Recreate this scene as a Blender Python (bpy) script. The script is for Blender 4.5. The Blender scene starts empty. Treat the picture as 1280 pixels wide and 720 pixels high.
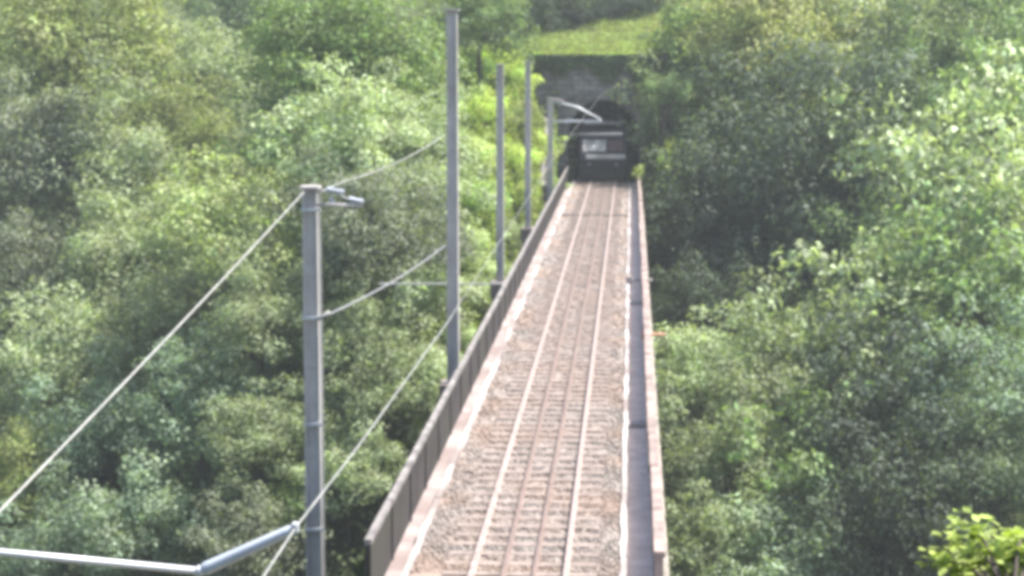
import bpy, bmesh, math, random
import numpy as np
from mathutils import Vector, Matrix

# ------------------------------------------------------------------ camera, world, sun, exposure
scn = bpy.context.scene
C = scn.collection
F = 2400.0                       # focal length in photo pixels (1280 wide)
VPX, VPY = 790.0, 58.0           # where the track vanishes in the photograph
CAMZ = 8.5
PITCH = math.atan((360 - VPY) / F)
YAW = math.atan((VPX - 640) / F * math.cos(PITCH))
cd = bpy.data.cameras.new('camera'); cam = bpy.data.objects.new('camera', cd); C.objects.link(cam)
cd.sensor_width = 36; cd.lens = F / 1280 * 36; cd.clip_start = .1; cd.clip_end = 3000
cam.location = (0, 0, CAMZ); cam.rotation_euler = (math.pi / 2 - PITCH, 0, YAW)
scn.camera = cam
MW = Matrix.Translation(cam.location) @ cam.rotation_euler.to_matrix().to_4x4()

SUN_AZ = math.radians(74)       # compass angle from +Y, negative = from the left
SUN_EL = math.radians(62)
w = bpy.data.worlds.new('World'); scn.world = w; w.use_nodes = True
nt = w.node_tree; bg = nt.nodes['Background']
sky = nt.nodes.new('ShaderNodeTexSky'); sky.sky_type = 'NISHITA'; sky.sun_disc = False
sky.sun_elevation = SUN_EL; sky.sun_rotation = SUN_AZ; sky.dust_density = 2.0
nt.links.new(sky.outputs[0], bg.inputs[0]); bg.inputs[1].default_value = .11
sd = bpy.data.lights.new('sun', 'SUN'); so = bpy.data.objects.new('sun', sd); C.objects.link(so)
sd.energy = 5.0; sd.angle = math.radians(.6); sd.color = (1, .95, .87)
sv = Vector((math.sin(SUN_AZ) * math.cos(SUN_EL), math.cos(SUN_AZ) * math.cos(SUN_EL), math.sin(SUN_EL)))
so.rotation_euler = sv.to_track_quat('Z', 'Y').to_euler(); so.location = (-30, 40, 60)
scn.view_settings.view_transform = 'Standard'; scn.view_settings.look = 'None'
scn.view_settings.exposure = 1.28; scn.view_settings.gamma = 1
scn.render.engine = 'CYCLES'
scn.cycles.pixel_filter_type = 'BLACKMAN_HARRIS'; scn.cycles.filter_width = 4.8
scn.cycles.max_bounces = 6; scn.cycles.diffuse_bounces = 3; scn.cycles.transmission_bounces = 3
scn.cycles.transparent_max_bounces = 4; scn.cycles.volume_bounces = 0
scn.cycles.use_denoising = True

rnd = random.Random(7)

def ray(px, py):
    d = Vector(((px - 640) / F, (360 - py) / F, -1))
    return MW.to_3x3() @ d
def P(px, py, Y):
    d = ray(px, py); t = Y / d.y
    return Vector((d.x * t, Y, CAMZ + d.z * t))

# ------------------------------------------------------------------ helpers
def tag(o, label=None, cat=None, group=None, kind=None):
    if label: o['label'] = label
    if cat: o['category'] = cat
    if group: o['group'] = group
    if kind: o['kind'] = kind
    return o
def empty(name, loc, label=None, cat=None, group=None):
    o = bpy.data.objects.new(name, None); C.objects.link(o); o.location = loc
    return tag(o, label, cat, group)
def link(name, me, m=None, parent=None):
    if m and not me.materials: me.materials.append(m)
    o = bpy.data.objects.new(name, me); C.objects.link(o)
    if parent is not None: o.parent = parent
    return o
def obj(name, bm, m, parent=None, smooth=False):
    me = bpy.data.meshes.new(name)
    bmesh.ops.recalc_face_normals(bm, faces=bm.faces)
    bm.to_mesh(me); bm.free()
    if smooth:
        me.polygons.foreach_set('use_smooth', [True] * len(me.polygons))
    return link(name, me, m, parent)
def box(bm, x0, x1, y0, y1, z0, z1, bev=0):
    r = bmesh.ops.create_cube(bm, size=1)
    for v in r['verts']:
        v.co = Vector(((x0 + x1) / 2 + v.co.x * (x1 - x0), (y0 + y1) / 2 + v.co.y * (y1 - y0), (z0 + z1) / 2 + v.co.z * (z1 - z0)))
    if bev:
        es = list({e for v in r['verts'] for e in v.link_edges})
        bmesh.ops.bevel(bm, geom=es, offset=bev, segments=2, affect='EDGES')
def tube(bm, pts, rad, n=8):
    pts = [Vector(p) for p in pts]
    rads = rad if isinstance(rad, (list, tuple)) else [rad] * len(pts)
    rings = []
    for i, p in enumerate(pts):
        a = pts[max(0, i - 1)]; b = pts[min(len(pts) - 1, i + 1)]
        t = (b - a).normalized()
        u = t.cross(Vector((0, 0, 1)))
        if u.length < .05: u = t.cross(Vector((1, 0, 0)))
        u.normalize(); v = t.cross(u)
        rings.append([bm.verts.new(p + (u * math.cos(k * 2 * math.pi / n) + v * math.sin(k * 2 * math.pi / n)) * rads[i]) for k in range(n)])
    for i in range(len(rings) - 1):
        for k in range(n):
            bm.faces.new((rings[i][k], rings[i][(k + 1) % n], rings[i + 1][(k + 1) % n], rings[i + 1][k]))
    bm.faces.new(rings[0][::-1]); bm.faces.new(rings[-1])
def sag(a, b, s, n=24):
    a, b = Vector(a), Vector(b)
    return [a.lerp(b, i / n) - Vector((0, 0, s * 4 * (i / n) * (1 - i / n))) for i in range(n + 1)]
def prism(bm, prof, y0, y1):     # profile in x,z extruded along y
    a = [bm.verts.new((x, y0, z)) for x, z in prof]; b = [bm.verts.new((x, y1, z)) for x, z in prof]
    n = len(prof)
    for i in range(n): bm.faces.new((a[i], a[(i + 1) % n], b[(i + 1) % n], b[i]))
    bm.faces.new(a); bm.faces.new(b[::-1])

# ------------------------------------------------------------------ materials
def mat(name, c1, c2=None, scale=3, rough=.85, metal=0, bump=0, detail=6, c3=None, s3=.4, stretch=None, lo=.35, hi=.65):
    m = bpy.data.materials.new(name); m.use_nodes = True
    n = m.node_tree.nodes; L = m.node_tree.links; p = n['Principled BSDF']
    p.inputs['Roughness'].default_value = rough; p.inputs['Metallic'].default_value = metal
    p.inputs['Specular IOR Level'].default_value = .3
    tc = n.new('ShaderNodeTexCoord'); mp = n.new('ShaderNodeMapping'); L.new(tc.outputs['Object'], mp.inputs[0])
    if stretch: mp.inputs['Scale'].default_value = stretch
    col = None
    if c2:
        t = n.new('ShaderNodeTexNoise'); t.inputs['Scale'].default_value = scale; t.inputs['Detail'].default_value = detail
        L.new(mp.outputs[0], t.inputs['Vector'])
        r = n.new('ShaderNodeValToRGB'); r.color_ramp.elements[0].position = lo; r.color_ramp.elements[1].position = hi
        r.color_ramp.elements[0].color = (*c1, 1); r.color_ramp.elements[1].color = (*c2, 1)
        L.new(t.outputs[0], r.inputs[0]); col = r.outputs[0]
        if c3:
            t3 = n.new('ShaderNodeTexNoise'); t3.inputs['Scale'].default_value = s3; t3.inputs['Detail'].default_value = 4
            L.new(mp.outputs[0], t3.inputs['Vector'])
            r3 = n.new('ShaderNodeValToRGB'); r3.color_ramp.elements[0].position = .42; r3.color_ramp.elements[1].position = .62
            L.new(t3.outputs[0], r3.inputs[0])
            mx = n.new('ShaderNodeMix'); mx.data_type = 'RGBA'
            L.new(r3.outputs[0], mx.inputs[0]); L.new(col, mx.inputs[6]); mx.inputs[7].default_value = (*c3, 1); col = mx.outputs[2]
        L.new(col, p.inputs['Base Color'])
        if bump:
            b = n.new('ShaderNodeBump'); b.inputs['Strength'].default_value = 1; b.inputs['Distance'].default_value = bump
            L.new(t.outputs[0], b.inputs['Height']); L.new(b.outputs[0], p.inputs['Normal'])
    else:
        p.inputs['Base Color'].default_value = (*c1, 1)
    return m

def stone_mat(name, c1, c2, mortar, bw=.7, bh=.32):
    m = bpy.data.materials.new(name); m.use_nodes = True
    n = m.node_tree.nodes; L = m.node_tree.links; p = n['Principled BSDF']; p.inputs['Roughness'].default_value = .9
    tc = n.new('ShaderNodeTexCoord')
    sep = n.new('ShaderNodeSeparateXYZ'); L.new(tc.outputs['Object'], sep.inputs[0])
    ad = n.new('ShaderNodeMath'); L.new(sep.outputs[0], ad.inputs[0]); L.new(sep.outputs[1], ad.inputs[1])
    cb = n.new('ShaderNodeCombineXYZ'); L.new(ad.outputs[0], cb.inputs[0]); L.new(sep.outputs[2], cb.inputs[1])
    br = n.new('ShaderNodeTexBrick'); L.new(cb.outputs[0], br.inputs['Vector'])
    br.inputs['Scale'].default_value = 1; br.inputs['Brick Width'].default_value = bw; br.inputs['Row Height'].default_value = bh
    br.inputs['Mortar Size'].default_value = .02
    br.inputs['Color1'].default_value = (*c1, 1); br.inputs['Color2'].default_value = (*c2, 1); br.inputs['Mortar'].default_value = (*mortar, 1)
    no = n.new('ShaderNodeTexNoise'); no.inputs['Scale'].default_value = 1.3; no.inputs['Detail'].default_value = 8; L.new(tc.outputs['Object'], no.inputs['Vector'])
    r = n.new('ShaderNodeValToRGB'); r.color_ramp.elements[0].position = .3; r.color_ramp.elements[1].position = .7
    r.color_ramp.elements[0].color = (.35, .36, .33, 1); r.color_ramp.elements[1].color = (1.25, 1.2, 1.2, 1); L.new(no.outputs[0], r.inputs[0])
    mx = n.new('ShaderNodeMix'); mx.data_type = 'RGBA'; mx.blend_type = 'MULTIPLY'; mx.inputs[0].default_value = 1
    L.new(br.outputs[0], mx.inputs[6]); L.new(r.outputs[0], mx.inputs[7]); L.new(mx.outputs[2], p.inputs['Base Color'])
    b = n.new('ShaderNodeBump'); b.inputs['Distance'].default_value = .05; L.new(br.outputs['Fac'], b.inputs['Height']); b.invert = True
    L.new(b.outputs[0], p.inputs['Normal'])
    return m

def leaf_mat(name, transl=.32):
    """Leaves: colour is the tree's own colour, varied leaf by leaf and bough by bough."""
    m = bpy.data.materials.new(name); m.use_nodes = True
    n = m.node_tree.nodes; L = m.node_tree.links; n.clear()
    out = n.new('ShaderNodeOutputMaterial')
    oi = n.new('ShaderNodeObjectInfo'); ge = n.new('ShaderNodeNewGeometry'); tc = n.new('ShaderNodeTexCoord')
    no = n.new('ShaderNodeTexNoise'); no.inputs['Scale'].default_value = 1.1; no.inputs['Detail'].default_value = 3; L.new(tc.outputs['Object'], no.inputs['Vector'])
    hsv = n.new('ShaderNodeHueSaturation'); L.new(oi.outputs['Color'], hsv.inputs['Color'])
    def mr(src, a, b, f0=0, f1=1):
        q = n.new('ShaderNodeMapRange'); q.inputs[1].default_value = f0; q.inputs[2].default_value = f1
        q.inputs[3].default_value = a; q.inputs[4].default_value = b; L.new(src, q.inputs[0]); return q.outputs[0]
    L.new(mr(no.outputs[0], .475, .525, .3, .7), hsv.inputs['Hue'])
    v = n.new('ShaderNodeMath'); v.operation = 'MULTIPLY'
    L.new(mr(ge.outputs['Random Per Island'], .65, 1.35), v.inputs[0]); L.new(mr(no.outputs[0], .7, 1.4, .34, .66), v.inputs[1])
    L.new(v.outputs[0], hsv.inputs['Value'])
    d = n.new('ShaderNodeBsdfDiffuse'); t = n.new('ShaderNodeBsdfTranslucent'); g = n.new('ShaderNodeBsdfGlossy'); g.inputs['Roughness'].default_value = .6
    g.inputs['Color'].default_value = (.9, .95, 1, 1)
    L.new(hsv.outputs[0], d.inputs[0])
    tm = n.new('ShaderNodeMix'); tm.data_type = 'RGBA'; tm.blend_type = 'MULTIPLY'; tm.inputs[0].default_value = 1
    L.new(hsv.outputs[0], tm.inputs[6]); tm.inputs[7].default_value = (1.3, 1.45, .6, 1); L.new(tm.outputs[2], t.inputs[0])
    m1 = n.new('ShaderNodeMixShader'); m1.inputs[0].default_value = transl; L.new(d.outputs[0], m1.inputs[1]); L.new(t.outputs[0], m1.inputs[2])
    m2 = n.new('ShaderNodeMixShader'); m2.inputs[0].default_value = .02; L.new(m1.outputs[0], m2.inputs[1]); L.new(g.outputs[0], m2.inputs[2])
    L.new(m2.outputs[0], out.inputs[0])
    return m

M = {}
M['ballast'] = mat('ballast', (.16, .138, .125), (.36, .318, .295), 11, bump=.03, detail=10, c3=(.28, .215, .18), s3=.45, lo=.36, hi=.62)
M['sleeper'] = mat('sleeper_wood', (.18, .145, .13), (.31, .255, .23), 6, bump=.01)
M['rail'] = mat('rail_steel', (.25, .20, .185), (.38, .315, .295), 5, rough=.7, metal=.05)
M['guard'] = mat('guard_steel', (.17, .125, .11), (.26, .195, .175), 5, rough=.6, metal=.2)
M['concrete'] = mat('pale_concrete', (.24, .20, .195), (.37, .325, .315), 1.6, bump=.006, c3=(.22, .175, .165), s3=.5)
M['white_conc'] = mat('white_concrete', (.36, .33, .32), (.62, .59, .58), 1.2, bump=.004, c3=(.24, .20, .19), s3=.35)
M['walk'] = mat('worn_walkway', (.55, .46, .42), (.72, .62, .58), 2.5, bump=.006)
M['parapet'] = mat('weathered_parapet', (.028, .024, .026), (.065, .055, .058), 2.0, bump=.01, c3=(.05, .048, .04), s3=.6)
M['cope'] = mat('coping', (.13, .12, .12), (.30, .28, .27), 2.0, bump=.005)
M['rcope'] = mat('pink_coping', (.17, .13, .12), (.36, .285, .26), 2.0, bump=.005)
M['stone'] = stone_mat('grey_stone', (.22, .205, .225), (.35, .33, .35), (.13, .125, .13))
M['archstone'] = stone_mat('viaduct_stone', (.30, .28, .25), (.40, .37, .33), (.18, .17, .15))
M['pole'] = mat('pole_grey', (.40, .37, .355), (.58, .55, .53), 3, rough=.7, stretch=(1, 1, .3))
M['galv'] = mat('galvanised', (.55, .57, .60), (.70, .72, .75), 4, rough=.45, metal=.2)
M['wire'] = mat('wire_metal', (.34, .34, .32), (.46, .46, .44), 4, rough=.5)
M['wire_mid'] = mat('wire_mid', (.26, .27, .26), (.36, .36, .35), 4, rough=.6)
M['wire_dark'] = mat('wire_dark', (.22, .22, .24), (.34, .34, .36), 4, rough=.6)
M['insul'] = mat('insulator_grey', (.46, .50, .57), (.58, .62, .68), 3, rough=.3)
M['dark'] = mat('tunnel_black', (.02, .02, .022), (.04, .04, .045), 2)  # near black colour of the tunnel lining
M['bark'] = mat('bark', (.05, .04, .032), (.13, .11, .09), 5, bump=.03, stretch=(1, 1, .25))
M['leaf'] = leaf_mat('leaves')
M['grassleaf'] = leaf_mat('grass_blades', .25)
M['ground'] = mat('hillside_soil', (.035, .05, .02), (.085, .11, .04), 1.2, bump=.1)
M['train_dark'] = mat('train_dark_paint', (.022, .02, .028), (.035, .032, .042), 2, rough=.55)
M['train_pale'] = mat('train_pale_paint', (.50, .45, .44), (.82, .76, .74), 1, rough=.5)
M['train_roof'] = mat('train_roof', (.20, .19, .23), (.30, .29, .33), 2, rough=.7)
M['glass_dim'] = mat('train_glass_dim', (.10, .05, .06), (.15, .08, .085), 2, rough=.6)  # right windscreen pane, colour painted as a dimmer reflection
M['glass_reflect'] = mat('train_glass_reflection', (.32, .29, .29), (.82, .76, .74), 2.2, rough=.15)  # pale tone paints the bright sky reflected in the windscreen
M['orange'] = mat('faded_orange', (.62, .34, .22), (.72, .45, .32), 3)
M['matte_black'] = mat('dull_black', (.03, .03, .03), (.06, .05, .05), 3)

# ------------------------------------------------------------------ terrain
TX = -1.75      # track centre
Y0, Y1 = 28.4, 118.0     # viaduct ends
PORT = 122.0             # far portal face
def lerp_tab(x, tab):
    return float(np.interp(x, [a for a, b in tab], [b for a, b in tab]))
NEAR = [(0, -0.6), (26.5, -0.8), (32, -7), (44, -16), (62, -24), (76, -25)]
FARC = [(62, -25), (76, -25), (95, -13), (112, -3), (119, -.7), (122.05, -.6)]
FARS = [(62, -25), (76, -25), (95, -15), (112, -7), (130, 0), (150, 9), (180, 24), (230, 50), (320, 90)]
HILLC = [(122.3, 8.0), (132, 9.2), (142, 11), (160, 18), (190, 32), (230, 52), (320, 92)]
def smooth(a, b, x):
    t = min(1, max(0, (x - a) / (b - a))); return t * t * (3 - 2 * t)
def T(x, y):
    dx = abs(x - TX)
    # far bank
    if y > 70:
        c = lerp_tab(y, FARC) if y < 122.1 else lerp_tab(y, HILLC)
        s = lerp_tab(y, FARS)
        wgt = smooth(3.5, 9, dx) if y < 122.1 else smooth(4.2, 22, dx)
        if y < 122.1:
            # the bank left of the line is up beside the portal
            z = c * (1 - wgt) + s * wgt
            if x < TX:
                s2 = lerp_tab(y, [(74, -20), (82, -9), (90, -3.2), (100, .6), (112, 4.4), (121.5, 7.6), (122.1, 7.8)])
                z = max(z, z + (s2 - z) * smooth(2.6, 5.2, dx) * smooth(24, 14, dx))
        else:
            z = c * (1 - wgt) + s * wgt
    else:
        z = lerp_tab(y, NEAR) 
        if y < 60:
            k = smooth(29, 16, y)
            z = z - smooth(4.5, 16, dx) * 9 * k
    # sides rise
    r = x - 6
    if r > 0: z += min(r, 45) * .34 * smooth(38, 75, y) * (1 - .5 * smooth(100, 130, y))
    l = -x - 14
    if l > 0: z += min(l, 60) * .16 * smooth(38, 75, y)
    # knoll over the near tunnel, where the photographer stands
    if y < 5.6: z = 6.85 + .05 * math.sin(x * 2) - max(0, dx - 8) * .3
    if y > 124 or dx > 6:
        z += .5 * math.sin(x * .31 + y * .17) * math.cos(y * .23 - x * .11) * smooth(5, 12, dx)
    return z
xs = sorted(set([round(v, 3) for v in list(np.arange(-90, -12, 2.0)) + list(np.arange(-12, 8, .5)) + list(np.arange(8, 80, 2.0))] + [-4.25, .75]))
ys = sorted(set([round(v, 3) for v in list(np.arange(-12, 5, 1.0)) + [5.5, 5.8, 7] + list(np.arange(8, 118, 1.5)) + [118, 120, 121, 122.05, 122.3, 123, 124, 126] + list(np.arange(128, 200, 2.5)) + list(np.arange(200, 330, 8.0))]))
def build_terrain():
    vs = [(x, y, T(x, y)) for y in ys for x in xs]
    nx = len(xs); fs = []
    for j in range(len(ys) - 1):
        for i in range(nx - 1):
            if ys[j] == 122.05 and xs[i] >= -4.3 and xs[i + 1] <= .8: continue   # the tunnel mouth
            fs.append((j * nx + i, j * nx + i + 1, (j + 1) * nx + i + 1, (j + 1) * nx + i))
    me = bpy.data.meshes.new('hillside'); me.from_pydata(vs, [], fs)
    o = link('hillside', me, M['ground']); o['kind'] = 'structure'
build_terrain()

# ------------------------------------------------------------------ viaduct
LPX, RPX = -3.92, .42      # inner faces of the two parapets
via = empty('stone_viaduct', (TX, Y0, 0), 'long narrow stone viaduct carrying the single railway line over the wooded gorge', 'bridge')
def vobj(name, bm, m, **k):
    o = obj(name, bm, m, **k); o.parent = via; o.matrix_parent_inverse = Matrix.Translation((-TX, -Y0, 0)); return o
# arched body
def arch_profile():
    pts = []; n = 6; L = (Y1 - Y0) / n; pier = 2.6
    pts.append((Y0, -.62)); 
    bottom = []
    y = Y0
    bottom.append((Y0, -14))
    for i in range(n):
        a = Y0 + i * L + pier / 2; b = Y0 + (i + 1) * L - pier / 2; r = (b - a) / 2; cy = (a + b) / 2
        base = min(T(-3, a), T(-3, b), -9) - 3
        spring = -2.0 - r
        bottom.append((a, min(spring, max(T(TX, a) - 2, -30)) if i else -14))
        for k in range(0, 13):
            an = math.pi - math.pi * k / 12
            bottom.append((cy + r * math.cos(an), spring + r * math.sin(an)))
        if i < n - 1:
            bottom.append((b, -30)); bottom.append((b + pier, -30))
    bottom.append((Y1, -14))
    pts += bottom; pts.append((Y1, -.62))
    return pts
bm = bmesh.new()
prof = arch_profile()
clean = [prof[0]]
for p in prof[1:]:
    if (Vector(p) - Vector(clean[-1])).length > .01: clean.append(p)
a = [bm.verts.new((LPX - .3, y, z)) for y, z in clean]; b = [bm.verts.new((RPX + .3, y, z)) for y, z in clean]
for i in range(len(clean)): bm.faces.new((a[i], a[(i + 1) % len(clean)], b[(i + 1) % len(clean)], b[i]))
f1 = bm.faces.new(a); f2 = bm.faces.new(b[::-1]); bmesh.ops.triangulate(bm, faces=[f1, f2])
vobj('arch_wall', bm, M['archstone'])
bm = bmesh.new(); box(bm, LPX - .18, RPX + .25, Y0, Y1 + 3.5, -.615, -.30); vobj('deck_slab', bm, M['archstone'])
# parapets, built in jointed lengths so the top line is slightly uneven
def parapet(x0, x1, y0, y1, h, m, mc, over, step, jit):
    bm = bmesh.new(); bc = bmesh.new(); y = y0
    while y < y1 - .1:
        e = min(y1, y + step); j = rnd.uniform(-jit, jit); k = rnd.uniform(-jit, jit) * .6
        box(bm, x0 + j, x1 + j, y, e - .015, -.28, h - .10 + k)
        box(bc, x0 - over + j, x1 + over + j, y, e - .02, h - .098 + k, h + k, .012)
        box(bm, x0 + j - .025, x1 + j + .025, e - .07, e + .05, -.28, h - .103)
        y = e
    o = vobj('parapet', bm, m); c = obj('coping', bc, mc); c.parent = o
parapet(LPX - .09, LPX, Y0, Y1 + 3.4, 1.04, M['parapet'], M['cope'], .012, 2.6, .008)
parapet(RPX, RPX + .12, Y0 + .4, Y1 + 3.4, .80, M['rcope'], M['rcope'], .03, 3.1, .016)
# walkways
bm = bmesh.new(); box(bm, LPX + .002, -3.62, 22, Y1 + 3.4, -.296, .02); vobj('walkway', bm, M['concrete'])
bm = bmesh.new(); box(bm, -.02, RPX - .002, 22, Y1 + 3.4, -.296, -.03)
vobj('walkway', bm, M['walk'])
# kerbs (cable trough lids) of individual concrete lengths
def kerb(x0, x1, h, step, gaps=()):
    bm = bmesh.new(); y = 22
    while y < Y1 + 3:
        e = y + step
        if not any(g0 < y < g1 for g0, g1 in gaps):
            j = rnd.uniform(-.012, .012); box(bm, x0 + j, x1 + j, y, e, -.29, h + rnd.uniform(-.008, .008))
        y = e
    return vobj('kerb', bm, M['white_conc'])
kerb(-3.615, -3.50, .13, 1.0)
kerb(-.125, -.025, .12, 1.0)
# cross pieces on the right hand walkway
for k, y in enumerate((42.6, 63.5)):
    bm = bmesh.new(); box(bm, -.02, RPX - .005, y, y + .5, -.026, .05, .01); vobj('cable_cover', bm, M['white_conc'])
# thin dark strip laid across the ballast
bm = bmesh.new(); box(bm, -3.49, -.13, 96.0, 96.35, -.1, .115, .01); vobj('dark_strip', bm, M['matte_black'])

# ballast bed
bm = bmesh.new()
nxb = 16; yb = list(np.arange(6, 150, .5)); rows = []
for y in yb:
    row = []
    for i in range(nxb + 1):
        if y < Y0 - 1 : xl, xr = -3.5, -.12
        else: xl, xr = -3.5, -.12
        x = xl + (xr - xl) * i / nxb
        z = .06 + .018 * math.sin(y * 3.1 + i * 1.7) + rnd.uniform(-.018, .018)
        row.append(bm.verts.new((x, y, z)))
    rows.append(row)
for j in range(len(rows) - 1):
    for i in range(nxb): bm.faces.new((rows[j][i], rows[j][i + 1], rows[j + 1][i + 1], rows[j + 1][i]))
o = obj('ballast_bed', bm, M['ballast'], smooth=True); o['kind'] = 'structure'
# loose stones on the bed
def stones():
    rng = np.random.default_rng(3)
    n = 24000
    u = rng.random(n); Y = 1 / (1 / 30 - u * (1 / 30 - 1 / 120)); X = rng.uniform(-3.48, -.14, n)
    keep = (np.abs(np.abs(X - TX) - .735) > .07); X, Y = X[keep], Y[keep]; n = len(X)
    s = rng.uniform(.018, .045, n)
    base = np.array([(1, 0, 0), (-1, 0, 0), (0, 1, 0), (0, -1, 0), (0, 0, 1), (0, 0, -1)], float)
    v = base[None] * s[:, None, None] * rng.uniform(.6, 1.3, (n, 6, 1)) + rng.normal(0, .2, (n, 6, 3)) * s[:, None, None]
    v += np.stack([X, Y, np.full(n, .075)], 1)[:, None]
    t = np.array([(0, 2, 4), (2, 1, 4), (1, 3, 4), (3, 0, 4), (2, 0, 5), (1, 2, 5), (3, 1, 5), (0, 3, 5)])
    f = (t[None] + (np.arange(n) * 6)[:, None, None]).reshape(-1, 3)
    return mk(v.reshape(-1, 3), f, 'ballast_stones')
def mk(v, f, name):
    me = bpy.data.meshes.new(name); k = f.shape[1]
    me.vertices.add(len(v)); me.vertices.foreach_set('co', v.astype(np.float32).ravel())
    me.loops.add(f.size); me.loops.foreach_set('vertex_index', f.astype(np.int32).ravel())
    me.polygons.add(len(f)); me.polygons.foreach_set('loop_start', np.arange(0, f.size, k, dtype=np.int32))
    me.update(calc_edges=True); me.validate(); return me
o = link('ballast_stones', stones(), M['ballast']); tag(o, 'loose pinkish grey ballast stones between and beside the rails', 'gravel', kind='stuff')

# track
trk = empty('railway_track', (TX, 30, 0), 'single railway track with two inner guard rails running to the tunnel', 'track')
def tobj(name, bm, m, **k):
    o = obj(name, bm, m, **k); o.parent = trk; o.matrix_parent_inverse = Matrix.Translation((-TX, -30, 0)); return o
RAILP = [(-.07, 0), (.07, 0), (.07, .02), (.012, .04), (.012, .11), (.036, .12), (.036, .155), (-.036, .155), (-.036, .12), (-.012, .11), (-.012, .04), (-.07, .02)]
for sx in (-.7525, .7525):
    bm = bmesh.new(); prism(bm, [(TX + sx + x * .8, z * .7 + .10) for x, z in RAILP], 6, 148); tobj('rail', bm, M['rail'])
for sx in (-.25, .25):
    bm = bmesh.new(); prism(bm, [(TX + sx + x * .7, z * .6 + .08) for x, z in RAILP], 24, 121); tobj('guard_rail', bm, M['guard'])
def sleeper_bm(bm, y):
    j = rnd.uniform(-.03, .03); w2 = rnd.uniform(.11, .13)
    box(bm, TX - 1.25 + j, TX + 1.25 + j, y - w2, y + w2, -.05, .098 + rnd.uniform(-.004, .002), .01)
y = 30.6; rest = bmesh.new(); cnt = 0
while y < 140:
    if cnt < 100:
        bm = bmesh.new(); sleeper_bm(bm, y); tobj('sleeper', bm, M['sleeper'])
    else: sleeper_bm(rest, y)
    y += .62; cnt += 1
for k in range(38): sleeper_bm(rest, 30.6 - .62 * (k + 1))
o = tobj('sleepers', rest, M['sleeper']); o['kind'] = 'stuff'

# outrigger bars that stick out past the parapets
def bar(a, b, r, m, label, cat='beam', name='outrigger_bar', plate=True):
    e = empty(name, a, label, cat)
    bm = bmesh.new(); tube(bm, [Vector((0, 0, 0)), Vector(b) - Vector(a)], r, 8); obj('tube', bm, m, e)
    if plate:
        bm = bmesh.new(); q = Vector(b) - Vector(a); box(bm, q.x - .1, q.x + .1, q.y - .08, q.y + .08, q.z - .16, q.z + .12, .01); obj('end_plate', bm, m, e)
Yb = 67.0
bar(P(474, 355, Yb), P(636, 355, Yb), .035, M['wire'], 'thin pale horizontal bar reaching out left from the parapet by the third pole')
bar(P(816, 350, 68), P(786, 350, 68), .05, M['white_conc'], 'pale stub bar crossing the right parapet midway along the viaduct')
bar(P(832, 418, 55), P(806, 418, 55), .045, M['orange'], 'short faded orange bar sticking out past the right parapet')

# ------------------------------------------------------------------ poles
def hbeam(bm, cx, cy, z0, z1, wd, dp, tp=1.0):
    # H section: flanges left and right, recessed web facing along the line; slight taper
    for sx in (-1, 1):
        r = bmesh.ops.create_cube(bm, size=1)
        for v in r['verts']:
            k = 1 if v.co.z < 0 else tp
            v.co = Vector((cx + sx * (wd / 2 - .018) * k + v.co.x * .036, cy + v.co.y * dp * k, z0 if v.co.z < 0 else z1))
    r = bmesh.ops.create_cube(bm, size=1)
    for v in r['verts']:
        k = 1 if v.co.z < 0 else tp
        v.co = Vector((cx + v.co.x * (wd - .08) * k, cy - dp * .22 + v.co.y * .02, z0 if v.co.z < 0 else z1))
    z = z0 + 1.2
    while z < z1 - .5:            # batten plates with bolts
        box(bm, cx - wd * .42, cx + wd * .42, cy - dp * .22 - .026, cy - dp * .22 - .011, z, z + .16)
        z += 1.55
def pole(px, ptop, Y, wpx, zb, label, tp=.9, on_via=True, has_edge_tube=False):
    top = P(px, ptop, Y); s = F / Y
    e = empty('catenary_pole', (top.x, Y, zb), label, 'pole', 'overhead line poles along the left side of the track')
    wd = wpx / s; bm = bmesh.new(); hbeam(bm, 0, 0, 0, top.z - zb, wd, wd * .95, tp); obj('mast', bm, M['pole'], e)
    bm = bmesh.new(); box(bm, -wd * .6, wd * .6, -wd * .6, wd * .6, top.z - zb, top.z - zb + .05, .01); obj('cap_plate', bm, M['pole'], e)
    bm = bmesh.new()
    if on_via:
        xr = LPX - .3 - top.x
        prism(bm, [(-.32, 0), (-.32, -.5), (xr, -1.9), (xr, 0)], -.4, .4)
    else: box(bm, -.45, .45, -.45, .45, -.8, .0, .03)
    obj('pole_base', bm, M['concrete'], e)
    if has_edge_tube:
        bm = bmesh.new(); q = wd * .62
        tube(bm, [(q, -wd * .6, .05), (q + .01, -wd * .6, (top.z - zb) * .5), (q, -wd * .6, top.z - zb - .02)], .021, 6); obj('edge_tube', bm, M['wire'], e)  # thin pale tube along the right edge of the mast
        for zz in (.2, .45, .7, .95):
            bm = bmesh.new(); box(bm, -wd * .5, q + .02, -wd * .62, -wd * .48, (top.z - zb) * zz, (top.z - zb) * zz + .05); obj('clamp', bm, M['galv'], e)
    return e, top
YP = [32.0, 47.5, 68.5, 89.0, 103.0]
p1, t1 = pole(388, 236, YP[0], 21, -1.2, 'thick grey pole nearest the camera with a thin pale line down its right edge', .86, True, True)
p2, t2 = pole(565, 14, YP[1], 15, .1, 'tallest grey pole, rising past the top edge of the tree line above the left parapet', .82)
p3, t3 = pole(625, 82, YP[2], 9.5, .1, 'third grey pole from the camera, standing beside the thin horizontal bar')
p4, t4 = pole(660, 78, YP[3], 7.5, .1, 'slim grey pole fourth along the left parapet before the bright bank')
p5, t5 = pole(688, 124, YP[4], 7, .1, 'shortest and farthest grey pole, carrying the bracket beside the stone portal')
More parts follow.
